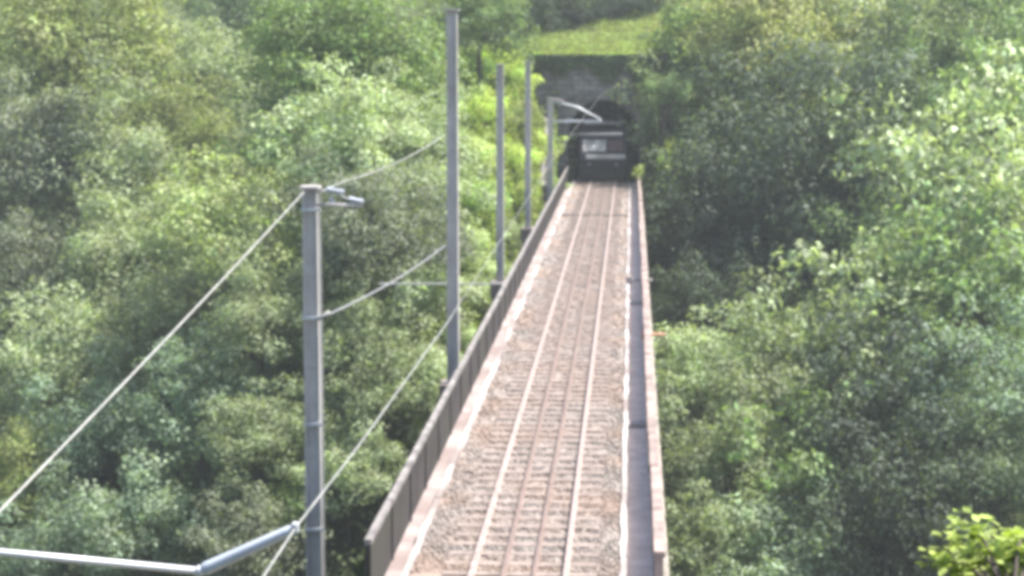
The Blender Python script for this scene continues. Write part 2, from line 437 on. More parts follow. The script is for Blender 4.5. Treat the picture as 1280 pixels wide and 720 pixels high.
# pole beside the photographer's knoll, out of the frame, whose arm reaches into it
Yc = 10.4
cl = P(369, 660, Yc); j1 = P(250, 714, Yc); j0 = P(-6, 690, Yc)
p0 = empty('catenary_pole', (-5.3, Yc, -.8), 'pole out of frame at lower left whose pale arm and grey insulator reach in', 'pole', 'overhead line poles along the left side of the track')
bm = bmesh.new(); hbeam(bm, 0, 0, 0, 8.2, .28, .27, .9); obj('mast', bm, M['pole'], p0)
bm = bmesh.new(); box(bm, -.45, .45, -.45, .45, -.6, 0, .03); obj('pole_base', bm, M['concrete'], p0)
def rel(o, v): return Vector(v) - o.location
bm = bmesh.new(); slope = (j0 - j1); k = (-5.3 - j1.x) / slope.x
tube(bm, [rel(p0, j1 + slope * k), rel(p0, j1)], .021, 10); obj('arm_tube', bm, M['galv'], p0, smooth=True)
bm = bmesh.new(); d = cl - j1
pts = [rel(p0, j1 + d * t) for t in (0, .03, .06, .12, .5, .9, .96, 1)]
tube(bm, pts, [.014, .030, .038, .037, .034, .030, .027, .016], 14); obj('insulator', bm, M['insul'], p0, smooth=True)
bm = bmesh.new(); box(bm, *[c for ax in range(3) for c in (rel(p0, cl)[ax] - (.018, .03, .03)[ax], rel(p0, cl)[ax] + (.018, .03, .03)[ax])], .006); obj('clamp', bm, M['galv'], p0)
bm = bmesh.new(); q = rel(p0, j1); bmesh.ops.create_uvsphere(bm, u_segments=12, v_segments=8, radius=.034, matrix=Matrix.Translation(q)); obj('arm_joint', bm, M['galv'], p0, smooth=True)

def arm(e, pts, r, m, name='bracket_arm'):
    bm = bmesh.new(); tube(bm, [rel(e, p) for p in pts], r, 8); return obj(name, bm, m, e, smooth=True)
def insul(e, a, b, r, m=None):
    a, b = Vector(a), Vector(b); bm = bmesh.new(); n = 7; pts = []; rr = []
    for i in range(n * 2 + 1):
        pts.append(rel(e, a.lerp(b, i / (n * 2)))); rr.append(r if i % 2 else r * .55)
    tube(bm, pts, rr, 10); obj('insulator', bm, m or M['insul'], e)
# first pole: short dark arm with pale insulators at its head
Y = YP[0] - .2
arm(p1, [P(396, 256, Y), P(452, 257, Y - .3)], .028, M['pole'])
arm(p1, [P(396, 238, Y), P(424, 243, Y), P(448, 256, Y - .3)], .015, M['wire'])
insul(p1, P(408, 236, Y), P(430, 240, Y), .045); insul(p1, P(413, 246, Y), P(416, 256, Y), .05); insul(p1, P(436, 248, Y - .2), P(454, 252, Y - .3), .04)
arm(p1, [P(396, 400, Y), P(412, 390, Y)], .03, M['wire'], 'wire_clamp')
# second pole: small bracket for the lower wire
arm(p2, [P(558, 307, YP[1] - .15), P(550, 312, YP[1] - .3)], .03, M['wire'], 'wire_clamp')
# last pole: bracket dropping towards the track
Y = YP[4] - .2
arm(p5, [P(690, 126, Y), P(722, 134, Y), P(750, 149, Y)], .055, M['galv'])
arm(p5, [P(690, 152, Y), P(752, 151, Y)], .05, M['galv'])
insul(p5, P(692, 124, Y), P(704, 127, Y), .09, M['white_conc']); insul(p5, P(706, 152, Y), P(716, 151.5, Y), .11)
arm(p5, [P(712, 168, Y), P(778, 167, Y)], .035, M['wire_dark'], 'cross_wire')

# wires
def wire(name, spans, r, m, label, s=.15):
    bm = bmesh.new(); a0 = Vector(spans[0]); pts = []
    for a, b in zip(spans[:-1], spans[1:]):
        q = sag(a, b, s if isinstance(s, float) else s.pop(0)); pts += q if not pts else q[1:]
    tube(bm, [p - a0 for p in pts], [r * (1 if p.y < 60 or r > .01 else 1.3) * (.6 if r < .01 and p.y > 19.5 else 1) for p in pts], 6); o = obj(name, bm, m); o.location = a0
    return tag(o, label, 'wire')
fw = P(0, 632, 15.6)
dirn = (fw - t1).normalized()
q0 = P(-430, 1075, Yc + .2)
wire('feeder_wire', [q0, P(380, 240, YP[0] - .2)], .011, M['wire'], 'thick pale wire climbing from the lower left to the head of the nearest pole', .06)
wire('feeder_wire', [P(399, 240, YP[0]), P(430, 227, YP[0] + 1.5), P(556, 168, YP[1] - .2)], .0105, M['wire'], 'faint pale wire rising from the nearest pole head to the tallest pole', [.0, .12])
wire('return_wire', [P(399, 398, YP[0]), P(556, 307, YP[1] - .2)], .016, M['wire_dark'], 'grey wire strung low between the nearest and the tallest pole', .12)
wire('contact_wire', [Vector((cl.x + .05, 6, cl.z)), cl, P(444, 563, 13.4), P(560, 402, 19), P(600, 340, 23.5), P(700, 186, 50), P(752, 118, 103), Vector((TX, 140, 5.4))], .006, M['wire_mid'], 'pale contact wire running from the grey insulator along above the left parapet', [.0] * 7)

# ------------------------------------------------------------------ far tunnel portal
tl = P(672, 70, PORT); tr = P(822, 70, PORT); topz = tl.z
prt = empty('tunnel_portal', (TX, PORT, 0), 'dark stone tunnel portal with ivy topped wall at the far end of the viaduct', 'tunnel portal')
def pobj(name, bm, m, **k):
    o = obj(name, bm, m, **k); o.parent = prt; o.matrix_parent_inverse = Matrix.Translation((-TX, -PORT, 0)); return o
def arch_pts(hw, spring, n=14):
    return [(TX + hw * math.cos(math.pi * k / n), spring + hw * math.sin(math.pi * k / n)) for k in range(n + 1)]
bm = bmesh.new()
hw, spr = 2.25, 2.9; ap = arch_pts(hw, spr)
outer = []; xl, xr = tl.x - .6, tr.x + .5
inner = [(TX + hw, -.6)] + ap + [(TX - hw, -.6)]
for (x, z) in inner:     # project to the outer rectangle
    if z <= spr: outer.append((xr if x > TX else xl, z if z > 0 else -.6))
    else:
        dx, dz = x - TX, z - spr; t = min([(xr - TX) / dx if dx > 1e-6 else 1e9, (xl - TX) / dx if dx < -1e-6 else 1e9, (topz - .25 - spr) / dz if dz > 1e-6 else 1e9])
        outer.append((TX + dx * t, spr + dz * t))
def strip(ya):
    return [bm.verts.new((x, ya, z)) for x, z in inner], [bm.verts.new((x, ya, z)) for x, z in outer]
i1, o1 = strip(PORT - .35)
for k in range(len(inner) - 1): bm.faces.new((i1[k], i1[k + 1], o1[k + 1], o1[k]))
# fill the two top corners
cr = bm.verts.new((xr, PORT - .35, topz - .25)); clf = bm.verts.new((xl, PORT - .35, topz - .25))
for k in range(len(outer) - 1):
    a_, b_ = outer[k], outer[k + 1]
    if abs(a_[0] - xr) < 1e-3 and abs(b_[1] - (topz - .25)) < 1e-3 and abs(b_[0] - xr) > 1e-3: bm.faces.new((o1[k], o1[k + 1], cr))
    if abs(a_[1] - (topz - .25)) < 1e-3 and abs(b_[0] - xl) < 1e-3 and abs(a_[0] - xl) > 1e-3: bm.faces.new((o1[k], o1[k + 1], clf))
r = bmesh.ops.extrude_face_region(bm, geom=bm.faces[:])
for v in [g for g in r['geom'] if isinstance(g, bmesh.types.BMVert)]: v.co.y += .6
pobj('wall', bm, M['stone'])
bm = bmesh.new(); box(bm, xl - .1, xr + .1, PORT - .5, PORT + .3, topz - .248, topz, .03); pobj('coping', bm, M['stone'])
bm = bmesh.new()     # voussoirs
n = 17
for k in range(n):
    a0, a1 = math.pi * k / n + .012, math.pi * (k + 1) / n - .012
    v = []
    for yy in (PORT - .42, PORT - .30):
        for (rr, aa) in ((hw - .01, a0), (hw + .5, a0), (hw + .5, a1), (hw - .01, a1)):
            v.append(bm.verts.new((TX + rr * math.cos(aa), yy, spr + rr * math.sin(aa))))
    for f in ((0, 1, 2, 3), (7, 6, 5, 4), (0, 4, 5, 1), (1, 5, 6, 2), (2, 6, 7, 3), (3, 7, 4, 0)): bm.faces.new([v[i] for i in f])
pobj('arch_ring', bm, M['stone'])
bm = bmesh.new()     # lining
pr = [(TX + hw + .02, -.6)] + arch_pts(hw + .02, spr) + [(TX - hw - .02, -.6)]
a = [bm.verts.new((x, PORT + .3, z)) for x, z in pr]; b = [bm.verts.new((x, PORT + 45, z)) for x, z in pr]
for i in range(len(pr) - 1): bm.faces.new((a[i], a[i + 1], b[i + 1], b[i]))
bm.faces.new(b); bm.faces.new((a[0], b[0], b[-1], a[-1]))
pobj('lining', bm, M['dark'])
# flanking wing walls that hold the banks back
for sx, x in ((-1, LPX - 1.2), (1, RPX + .75)):
    w_ = empty('wing_wall', (x, 118, 0), ('stone wing wall on the left of the tunnel mouth half hidden by plants' if sx < 0 else 'stone wing wall on the right of the tunnel mouth under the overhanging tree'), 'wall')
    bm = bmesh.new(); v = []
    for xx in (-.25, .25):
        for (yy, zz) in ((-5, -1), (3.6, -1), (3.6, 4.6 if sx < 0 else 5.2), (0, 2.4), (-5, .4)): v.append(bm.verts.new((xx, yy, zz)))
    for f in ((0, 1, 2, 3, 4), (9, 8, 7, 6, 5)): bm.faces.new([v[i] for i in f])
    for i in range(5): bm.faces.new([v[i], v[5 + i], v[5 + (i + 1) % 5], v[(i + 1) % 5]])
    obj('masonry', bm, M['stone'], w_)

# ------------------------------------------------------------------ train in the tunnel mouth
YT = 120.2
trn = empty('train', (TX, YT, .255), 'dark fronted train with pale windscreen and pale stripe emerging from the tunnel', 'train')
def body_ring(y, hwid, z0, z1, zr):
    return [(-hwid, y, z0), (-hwid, y, z1), (-hwid * .82, y, zr - .12), (-hwid * .4, y, zr), (hwid * .4, y, zr), (hwid * .82, y, zr - .12), (hwid, y, z1), (hwid, y, z0)]
bm = bmesh.new(); side = [(-.28, .45), (-.36, 1.25), (-.24, 1.60), (.42, 2.50), (.62, 3.1), (1.2, 3.42), (20, 3.42), (20, .4)]
a = [bm.verts.new((-1.44, y, z)) for y, z in side]; b = [bm.verts.new((1.44, y, z)) for y, z in side]
for i in range(8): bm.faces.new((a[i], a[(i + 1) % 8], b[(i + 1) % 8], b[i]))
bm.faces.new(a); bm.faces.new(b[::-1])
bmesh.ops.bevel(bm, geom=[e for e in bm.edges], offset=.05, segments=2, affect='EDGES'); obj('body', bm, M['train_dark'], trn)
def slab(x0, x1, p, q, t):      # a panel lying on the sloped front, from (y,z) p up to q
    bm = bmesh.new(); v = []
    n_ = Vector((0, -(q[1] - p[1]), q[0] - p[0])).normalized() * t
    for x in (x0, x1):
        for c_ in (p, q): v += [bm.verts.new(Vector((x, c_[0], c_[1])) + n_), bm.verts.new(Vector((x, c_[0], c_[1])) - n_)]
    for f in ((0, 1, 3, 2), (4, 6, 7, 5), (0, 2, 6, 4), (1, 5, 7, 3), (0, 4, 5, 1), (2, 3, 7, 6)): bm.faces.new([v[i] for i in f])
    return bm
obj('windscreen', slab(-1.27, .18, (-.13, 1.75), (.36, 2.42), .02), M['glass_reflect'], trn)
obj('windscreen', slab(.30, 1.22, (-.10, 1.79), (.33, 2.38), .02), M['glass_dim'], trn)
obj('front_stripe', slab(-1.05, 1.40, (-.345, 1.30), (-.25, 1.56), .02), M['train_pale'], trn)
bm = bmesh.new(); box(bm, -1.2, 1.2, .3, 19, 3.40, 3.52, .03); obj('roof_panel', bm, M['train_roof'], trn)
bm = bmesh.new(); box(bm, -1.2, 1.2, .40, .7, 2.66, 2.78, .02); obj('roof_visor', bm, M['train_roof'], trn)
bm = bmesh.new(); box(bm, -1.35, 1.35, -.42, .5, .02, .60, .05); obj('buffer_beam', bm, M['matte_black'], trn)
for sx in (-.85, .85):
    bm = bmesh.new(); tube(bm, [(sx, -.25, .62), (sx, -.65, .62), (sx, -.66, .62), (sx, -.72, .62)], [.09, .09, .22, .22], 14); obj('buffer', bm, M['matte_black'], trn)
    bm = bmesh.new(); tube(bm, [(sx, -.2, .95), (sx, -.40, .95)], .11, 14); obj('headlight', bm, M['train_roof'], trn)
bm = bmesh.new()
for sx in (-.7525, .7525):
    for yy in (2.2, 4.6): tube(bm, [(sx - .06, yy, .46), (sx + .06, yy, .46)], .455, 20)
obj('wheels', bm, M['matte_black'], trn)
bm = bmesh.new()
for sx in (-.5, .5):
    tube(bm, [(sx, 5.2, 3.5), (sx, 3.6, 4.35), (sx * .9, 4.8, 5.05)], .03, 6)
tube(bm, [(-.8, 4.8, 5.02), (-.5, 4.8, 5.1), (.5, 4.8, 5.1), (.8, 4.8, 5.02)], .035, 6); obj('pantograph', bm, M['train_roof'], trn)

# ------------------------------------------------------------------ foliage
def quads(pos, nrm, size, asp, rng):
    n = len(pos)
    nrm = nrm / (np.linalg.norm(nrm, axis=1, keepdims=True) + 1e-9)
    r = rng.normal(size=(n, 3)); u = np.cross(nrm, r); u /= (np.linalg.norm(u, axis=1, keepdims=True) + 1e-9); v = np.cross(nrm, u)
    L = size[:, None]; W = (size * asp)[:, None]
    bend = nrm * (size * .18)[:, None]
    vs = np.stack([pos - u * L * .5 - bend, pos + v * W * .5, pos + u * L * .5 - bend, pos - v * W * .5], 1).reshape(-1, 3)
    f = np.arange(n * 4).reshape(n, 4)
    return vs, f
def crown_mesh(seed, R, flat, leaf, dens, nclump, spiky=False, cr=(.16, .34)):
    rng = np.random.default_rng(seed)
    P_, N_, S_ = [], [], []
    k = 0
    while k < nclump:
        d = rng.normal(size=3); d /= np.linalg.norm(d)
        if d[2] < -.8: continue
        lob = 1 + .17 * math.sin(3 * math.atan2(d[1], d[0]) + seed) + .12 * math.sin(5 * d[2] + seed * 2)
        rr = (rng.uniform(.4, 1.15) ** .6 if k % 5 else rng.uniform(.1, .5)) * R * lob
        c = d * rr * np.array([1, 1, flat]); r = rng.uniform(*cr) * R * (1.1 if rr < .7 * R else .85)
        m = int(dens * 4 * math.pi * r * r / (leaf * leaf))
        q = rng.normal(size=(m, 3)); q /= np.linalg.norm(q, axis=1, keepdims=True)
        rad = r * (1 - np.abs(rng.normal(0, .22, m))) * (1 + .22 * np.sin(q[:, 0] * 7 + k) * np.cos(q[:, 1] * 6 + q[:, 2] * 5))
        pz = np.array([1.15, 1.15, .72])
        if spiky: pz = np.array([.55, .55, 1.5])
        pos = c + q * rad[:, None] * pz
        if spiky: pos[:, 2] -= .3 * (np.linalg.norm(pos[:, :2], axis=1)) 
        P_.append(pos); N_.append(q * .8 + np.array([0, 0, .5]) + rng.normal(0, .4, (m, 3))); S_.append(rng.uniform(.65, 1.35, m) * leaf)
        k += 1
    pos = np.concatenate(P_); nr = np.concatenate(N_); S = np.concatenate(S_)
    v, f = quads(pos, nr, S, .25 if spiky else .62, rng)
    return mk(v, f, 'crown')
def trunk_mesh(seed, R):
    rg = random.Random(seed); bm = bmesh.new()
    h = 1.0
    tube(bm, [(0, 0, -1), (.02 * R, 0, -.6), (-.02 * R, .03 * R, -.35), (0, 0, -.1), (.03 * R, 0, .06)], [.075 * R, .055 * R, .048 * R, .04 * R, .02 * R], 9)
    for k in range(8):
        a = k * 2.4 + rg.uniform(-.4, .4); z = rg.uniform(-.38, -.08); l = rg.uniform(.4, .62) * R
        tube(bm, [(0, 0, z), (math.cos(a) * l * .5, math.sin(a) * l * .5, z + .07), (math.cos(a) * l, math.sin(a) * l, z + .12)], [.018 * R, .011 * R, .005 * R], 6)
    me = bpy.data.meshes.new('trunk'); bm.to_mesh(me); bm.free(); me.materials.append(M['bark']); return me
PR = {}
def proto(kind, R):
    cfg = {'broad': (3.0, .95, .17, .60, 74, False, (.19, .36)), 'small': (1.6, .95, .13, .6, 44, False, (.2, .38)),
           'big': (4.4, .9, .20, .60, 112, False, (.15, .32)), 'clump': (3.0, .95, .26, .6, 74, False, (.16, .32)), 'spiky': (2.6, 1.15, .22, .9, 90, True, (.12, .2))}[kind]
    out = []
    for s in range(3 if kind in ('broad', 'big') else 2):
        me = crown_mesh(hash_s(kind) + s * 7, cfg[0], cfg[1], cfg[2], cfg[3], cfg[4], cfg[5], cfg[6]); me.materials.append(M['leaf'])
        out.append((me, trunk_mesh(s + 5, cfg[0]), cfg[0]))
    return out
def hash_s(s): return sum(ord(c) * (i + 3) for i, c in enumerate(s)) % 900
for k in ('broad', 'small', 'big', 'clump', 'spiky'): PR[k] = proto(k, 1)
COL = {   # leaf albedo; shade and dusk have shade painted into the leaf colour
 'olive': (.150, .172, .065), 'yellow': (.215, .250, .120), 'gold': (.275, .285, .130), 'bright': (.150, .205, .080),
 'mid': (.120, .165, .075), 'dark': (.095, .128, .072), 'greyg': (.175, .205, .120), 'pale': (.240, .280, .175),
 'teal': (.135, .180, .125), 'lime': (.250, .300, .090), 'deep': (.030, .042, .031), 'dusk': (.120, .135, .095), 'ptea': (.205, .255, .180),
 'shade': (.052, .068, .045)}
idx = [0]
def tree(px, py, r, col, kind, label, h=None, Y=None, flat=1.0, cat='tree', group=None):
    """Crown centre on the ray of the photograph's crown, at the distance where a tree of that size stands on the slope."""
    kk = kind
    if Y is None:
        Y = 34.0
        while Y < 240:
            c = P(px, py, Y); R = r * Y / F
            hh = h if h is not None else R * 1.0 + 2.2
            if c.z <= T(c.x, Y) + hh: break
            Y += .5
    c = P(px, py, Y); R = r * Y / F; g = T(c.x, Y)
    hh = max(.3 * R, c.z - g)
    me, tm, R0 = PR[kk][idx[0] % len(PR[kk])]; idx[0] += 1
    s = R / R0 * 1.25
    nm = 'broadleaf_tree' if cat == 'tree' else 'shrub'
    e = empty(nm, (c.x, Y, g), label, cat, group)
    rz = rnd.uniform(0, 6.28)
    co = bpy.data.objects.new('crown', me); C.objects.link(co); co.parent = e; co.location = (0, 0, c.z - g); co.rotation_euler = (0, 0, rz)
    co.scale = (s, s, s * flat * rnd.uniform(.92, 1.08))
    if px > 840 and cat == 'tree': co.scale = [v * f_ for v, f_ in zip(co.scale, (1.12, 1.12, 1.3))]
    k = COL[col]; j = rnd.uniform(1.35, 1.9) * (1.25 if cat == 'shrub' else 1); co.color = (k[0] * j, k[1] * j, k[2] * j, 1)
    to = bpy.data.objects.new('trunk' if cat == 'tree' else 'stems', tm); C.objects.link(to); to.parent = e; to.location = (0, 0, c.z - g); to.rotation_euler = (0, 0, rz)
    to.scale = (s, s, hh + .6)
    return e
L_ = [  # px, py, r, colour, kind, label
 (95, 48, 112, 'olive', 'big', 'large yellow-olive tree filling the top left corner'),
 (250, 92, 58, 'greyg', 'broad', 'grey-green tree between the olive corner tree and the big bright green one'),
 (292, 8, 56, 'dark', 'broad', 'dark tree at the top edge between the olive and bright green crowns'),
 (432, 62, 112, 'bright', 'big', 'large bright green tree at the top, left of the tallest pole'),
 (598, 22, 52, 'mid', 'broad', 'mid-green tree at the top edge just right of the tallest pole'),
 (40, 190, 78, 'dusk', 'broad', 'dusky grey tree at the left edge below the olive crown'),
 (130, 205, 80, 'greyg', 'broad', 'grey-green tree below the olive corner tree, left of the yellowish crown'),
 (222, 172, 62, 'olive', 'broad', 'olive tree with ragged top above the round yellow-green crown'),
 (425, 180, 80, 'pale', 'broad', 'pale silvery tree directly above the head of the nearest pole'),
 (510, 185, 66, 'pale', 'broad', 'pale yellow-green tree just left of the tallest pole, behind the faint wire'),
 (345, 205, 52, 'bright', 'small', 'small yellow-green tree up and left of the nearest pole head'),
 (290, 290, 84, 'yellow', 'broad', 'round yellow-green tree behind the upper end of the climbing thick wire'),
 (150, 320, 80, 'greyg', 'broad', 'grey-green tree left of the round yellow-green crown'),
 (30, 345, 70, 'dusk', 'broad', 'shaded greyish tree at the left edge halfway up'),
 (470, 290, 92, 'dusk', 'big', 'dark grey-green tree between the two nearest poles at wire height'),
 (520, 250, 54, 'pale', 'small', 'small light green tree left of the tallest pole above the low grey wire'),
 (75, 455, 78, 'pale', 'broad', 'pale olive tree at lower left above the thick wire'),
 (205, 420, 72, 'greyg', 'broad', 'grey-green tree crossed by the middle of the thick climbing wire'),
 (325, 400, 66, 'greyg', 'broad', 'light grey-green tree left of the nearest pole shaft'),
 (250, 500, 66, 'teal', 'broad', 'blue-green tree below the thick wire, left of the nearest pole'),
 (330, 545, 62, 'greyg', 'broad', 'yellowish grey tree close left of the nearest pole, lower half'),
 (120, 560, 78, 'teal', 'broad', 'dark blue-green tree at lower left under the wire'),
 (30, 600, 62, 'olive', 'broad', 'olive-green tree at the lower left edge'),
 (185, 655, 80, 'ptea', 'broad', 'pale mint-green tree above the arm at the bottom left'),
 (60, 700, 70, 'teal', 'broad', 'dark blue-green tree in the bottom left corner'),
 (310, 680, 66, 'dusk', 'broad', 'dark tree behind the grey insulator at the bottom'),
 (445, 420, 56, 'greyg', 'broad', 'leafy grey-green tree right of the nearest pole under the low wire'),
 (520, 380, 56, 'pale', 'small', 'pale green tree left of the tallest pole behind the horizontal bar'),
 (475, 500, 66, 'greyg', 'broad', 'grey-green tree right of the nearest pole behind the contact wire'),
 (435, 590, 60, 'pale', 'broad', 'pale green tree between the nearest pole and the start of the left parapet'),
 (535, 470, 44, 'pale', 'small', 'small pale tree at the foot of the tallest pole'),
 (360, 640, 40, 'bright', 'small', 'small green tree touching the foot of the nearest pole'),
 # right
 (832, 122, 28, 'mid', 'small', 'small green tree covering the upper right corner of the stone portal', 5.5, 117),
 (868, 52, 40, 'bright', 'small', 'fresh green bush-like tree on the grass right of the portal top'),
 (960, 45, 88, 'gold', 'big', 'large golden-topped tree at the top right of the tunnel'),
 (1080, 60, 88, 'greyg', 'big', 'grey-green tree between the golden tree and the top right corner'),
 (1215, 55, 96, 'mid', 'big', 'big mid-green tree in the top right corner'),
 (862, 140, 56, 'greyg', 'broad', 'blue-green tree leaning over the right side of the stone portal'),
 (925, 150, 66, 'olive', 'broad', 'olive tree below the golden crown, right of the portal'),
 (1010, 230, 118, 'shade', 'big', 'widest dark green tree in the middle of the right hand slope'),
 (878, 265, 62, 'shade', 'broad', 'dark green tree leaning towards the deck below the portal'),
 (846, 215, 27, 'lime', 'small', 'small sunlit lime tree next to the tunnel mouth on the right'),
 (1130, 150, 72, 'mid', 'broad', 'green tree below the top right trees, above the pale clustered crown'),
 (1190, 240, 96, 'pale', 'clump', 'pale large-leaved tree catching the sun at the right'),
 (1240, 150, 62, 'bright', 'clump', 'bright green tree at the right edge, upper part'),
 (1225, 370, 88, 'mid', 'clump', 'mid-green tree at the right edge, halfway down'),
 (1110, 350, 66, 'mid', 'broad', 'green tree between the widest dark tree and the right edge'),
 (945, 375, 54, 'ptea', 'spiky', 'feathery pale tree with a pointed top right of the deck'),
 (1060, 425, 80, 'pale', 'clump', 'sunlit bright-leaved tree in the right half, centre height'),
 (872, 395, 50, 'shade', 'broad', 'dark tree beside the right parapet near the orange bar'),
 (880, 470, 56, 'pale', 'broad', 'grey-green tree beside the right parapet, lower half'),
 (975, 500, 72, 'greyg', 'broad', 'soft grey-green tree below the feathery one'),
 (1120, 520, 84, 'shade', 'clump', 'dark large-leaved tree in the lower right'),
 (1225, 500, 74, 'teal', 'broad', 'blue-green tree at the right edge, lower part'),
 (895, 585, 64, 'greyg', 'broad', 'grey-green tree by the lower end of the right parapet'),
 (1000, 610, 76, 'mid', 'clump', 'dull green tree in the lower right between two darker ones'),
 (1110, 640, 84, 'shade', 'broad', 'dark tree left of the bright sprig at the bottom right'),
 (1240, 610, 66, 'dark', 'broad', 'shaded tree behind the bright sprig in the bottom right corner'),
 (880, 690, 56, 'greyg', 'broad', 'pale grey-green tree at the bottom just right of the parapet end'),
 (985, 705, 66, 'ptea', 'broad', 'pale blue-green tree at the bottom edge of the right half'),
]
for t in L_: tree(*t)
# dark wood above the portal
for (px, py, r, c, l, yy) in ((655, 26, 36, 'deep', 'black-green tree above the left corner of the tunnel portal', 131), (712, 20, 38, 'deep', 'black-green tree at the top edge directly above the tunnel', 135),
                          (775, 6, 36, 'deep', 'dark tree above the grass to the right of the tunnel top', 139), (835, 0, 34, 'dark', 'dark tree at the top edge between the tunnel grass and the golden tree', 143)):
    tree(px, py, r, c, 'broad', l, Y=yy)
tree(803, 54, 13, 'dark', 'small', 'small round dark bush alone on the grass above the portal', Y=128, cat='shrub')
# shrubs of the bright bank left of the line
B_ = [(585, 95, 30, 'bright', 'pole'), (612, 78, 24, 'lime', ''), (640, 100, 26, 'lime', ''), (602, 145, 30, 'lime', ''), (645, 150, 26, 'olive', ''), (680, 135, 20, 'bright', ''),
      (597, 200, 30, 'yellow', ''), (642, 205, 26, 'lime', ''), (676, 185, 22, 'lime', ''), (700, 175, 15, 'pale', ''), (600, 255, 30, 'bright', ''), (645, 255, 26, 'lime', ''), (680, 235, 20, 'bright', ''), (702, 215, 14, 'lime', ''),
      (590, 310, 30, 'pale', ''), (635, 295, 22, 'greyg', ''), (585, 370, 28, 'greyg', ''), (612, 345, 22, 'pale', ''), (570, 425, 26, 'pale', ''), (548, 330, 26, 'pale', '')]
BL = ['green shrub on the bank just right of the tallest pole near its top', 'lime shrub at the top of the bright bank left of the third pole head', 'lime shrub between the third and fourth pole heads', 'lime shrub left of the upper third pole',
      'olive shrub between the third and fourth poles, upper part', 'green shrub left of the stone portal between the last two poles', 'yellowish shrub left of the third pole shaft', 'lime shrub between the third and fourth poles at mid height', 'lime shrub between the fourth and last poles',
      'small pale shrub just right of the last pole against the tunnel wall', 'bright green shrub left of the third pole, lower half', 'lime shrub between third and fourth poles near the parapet', 'green shrub at the foot of the fourth and last poles', 'small lime shrub between the last pole and the tunnel mouth',
      'pale shrub left of the lower third pole above the horizontal bar', 'grey-green shrub at the foot of the fourth pole', 'grey-green shrub under the horizontal bar right of the tallest pole', 'pale shrub at the foot of the third pole', 'pale shrub right of the lower tallest pole by the parapet', 'pale shrub left of the tallest pole above the horizontal bar']
for b_, l_ in zip(B_, BL):
    tree(b_[0], b_[1], b_[2], b_[3], 'small', l_, h=b_[2] * 90 / F * .45 + .3, cat='shrub', group='shrubs on the bank left of the line')

# ivy on the portal wall and leaf cover on the ground
def cover(n, fn, leaf, name, m, col, label, cat, seed=1, asp=.6):
    rng = np.random.default_rng(seed); pos, nr = fn(n, rng)
    v, f = quads(pos, nr, rng.uniform(.6, 1.4, len(pos)) * leaf, asp, rng)
    o = link(name, mk(v, f, name), m); o.color = (*col, 1)
    return tag(o, label, cat, kind='stuff')
Tv = np.vectorize(T)
def mounds(n, rng):
    nm = 2600; per = n // nm
    Y = 1 / (1 / 30 - rng.random(nm) * (1 / 30 - 1 / 210)); X = rng.uniform(-.36, .26, nm) * Y
    k = ((X < -9) | (X > 4.5) | (Y > 147)) & ~((np.abs(X - TX) < 14) & (Y > 118) & (Y < 147)) & ~((X < -3) & (X > -17) & (Y > 80) & (Y < 122)); X, Y = X[k], Y[k]; nm = len(X)
    r = rng.uniform(.9, 2.3, nm); g = Tv(X, Y)
    q = rng.normal(size=(nm, per, 3)); q /= np.linalg.norm(q, axis=2, keepdims=True); q[..., 2] = np.abs(q[..., 2])
    lob = 1 + .25 * np.sin(q[..., 0] * 6 + X[:, None]) * np.cos(q[..., 1] * 5 + Y[:, None])
    pos = np.stack([X, Y, g + .2], 1)[:, None] + q * (r[:, None] * lob * (1 - np.abs(rng.normal(0, .2, (nm, per)))))[..., None] * np.array([1, 1, 1.35])
    return pos.reshape(-1, 3), (q * .8 + rng.normal(0, .5, q.shape) + np.array([0, 0, .5])).reshape(-1, 3)
def under(n, rng):
    Y = 1 / (1 / 20 - rng.random(n) * (1 / 20 - 1 / 230)); X = (rng.uniform(-.38, .26, n)) * Y
    k = ~((X > -4.3) & (X < .7) & (Y > 5) & (Y < 122.4)); X, Y = X[k], Y[k]
    g = Tv(X, Y)
    Z = g + (.3 + .9 * (.5 + .5 * np.sin(X * .9 + 1.3 * np.sin(Y * .5)) * np.cos(Y * .7))) * rng.random(len(X)) ** .6
    dx = np.abs(X - TX); Z = np.where((Y > 122) & (dx < 12) & (Y < 145), g + .1 * rng.random(len(X)), Z)
    Z = np.where((Y < 32) & (dx < 7), g + .4 * rng.random(len(X)), Z)
    return np.stack([X, Y, Z], 1), rng.normal(0, .6, (len(X), 3)) + np.array([0, -.2, .8])
cover(330000, under, .2, 'undergrowth', M['leaf'], (.075, .11, .035), 'mixed green undergrowth covering the slopes between the trees', 'undergrowth')
cover(620000, mounds, .24, 'thicket', M['leaf'], (.12, .15, .07), 'dense leafy thicket filling the gorge sides beneath and between the trees', 'thicket', 8)
def grassf(n, rng):
    X = rng.uniform(-9, 16, n); Y = rng.uniform(122.4, 146, n)
    g = Tv(X, Y); return np.stack([X, Y, g + rng.random(n) * .35], 1), rng.normal(0, 1, (n, 3)) * np.array([1, 1, .4])
cover(70000, grassf, .22, 'meadow_grass', M['grassleaf'], (.34, .39, .13), 'bright yellow-green grass on the bank above the tunnel portal', 'grass', 2, .3)
def bankf(n, rng):
    X = rng.uniform(-15, -4.5, n); Y = rng.uniform(82, 122, n)
    g = Tv(X, Y); return np.stack([X, Y, g + rng.random(n) * .8], 1), rng.normal(0, .7, (n, 3)) + np.array([0, 0, .6])
cover(60000, bankf, .2, 'bank_weeds', M['leaf'], (.25, .31, .065), 'sunlit yellow-green weeds on the bank left of the tunnel mouth', 'weeds', 5)
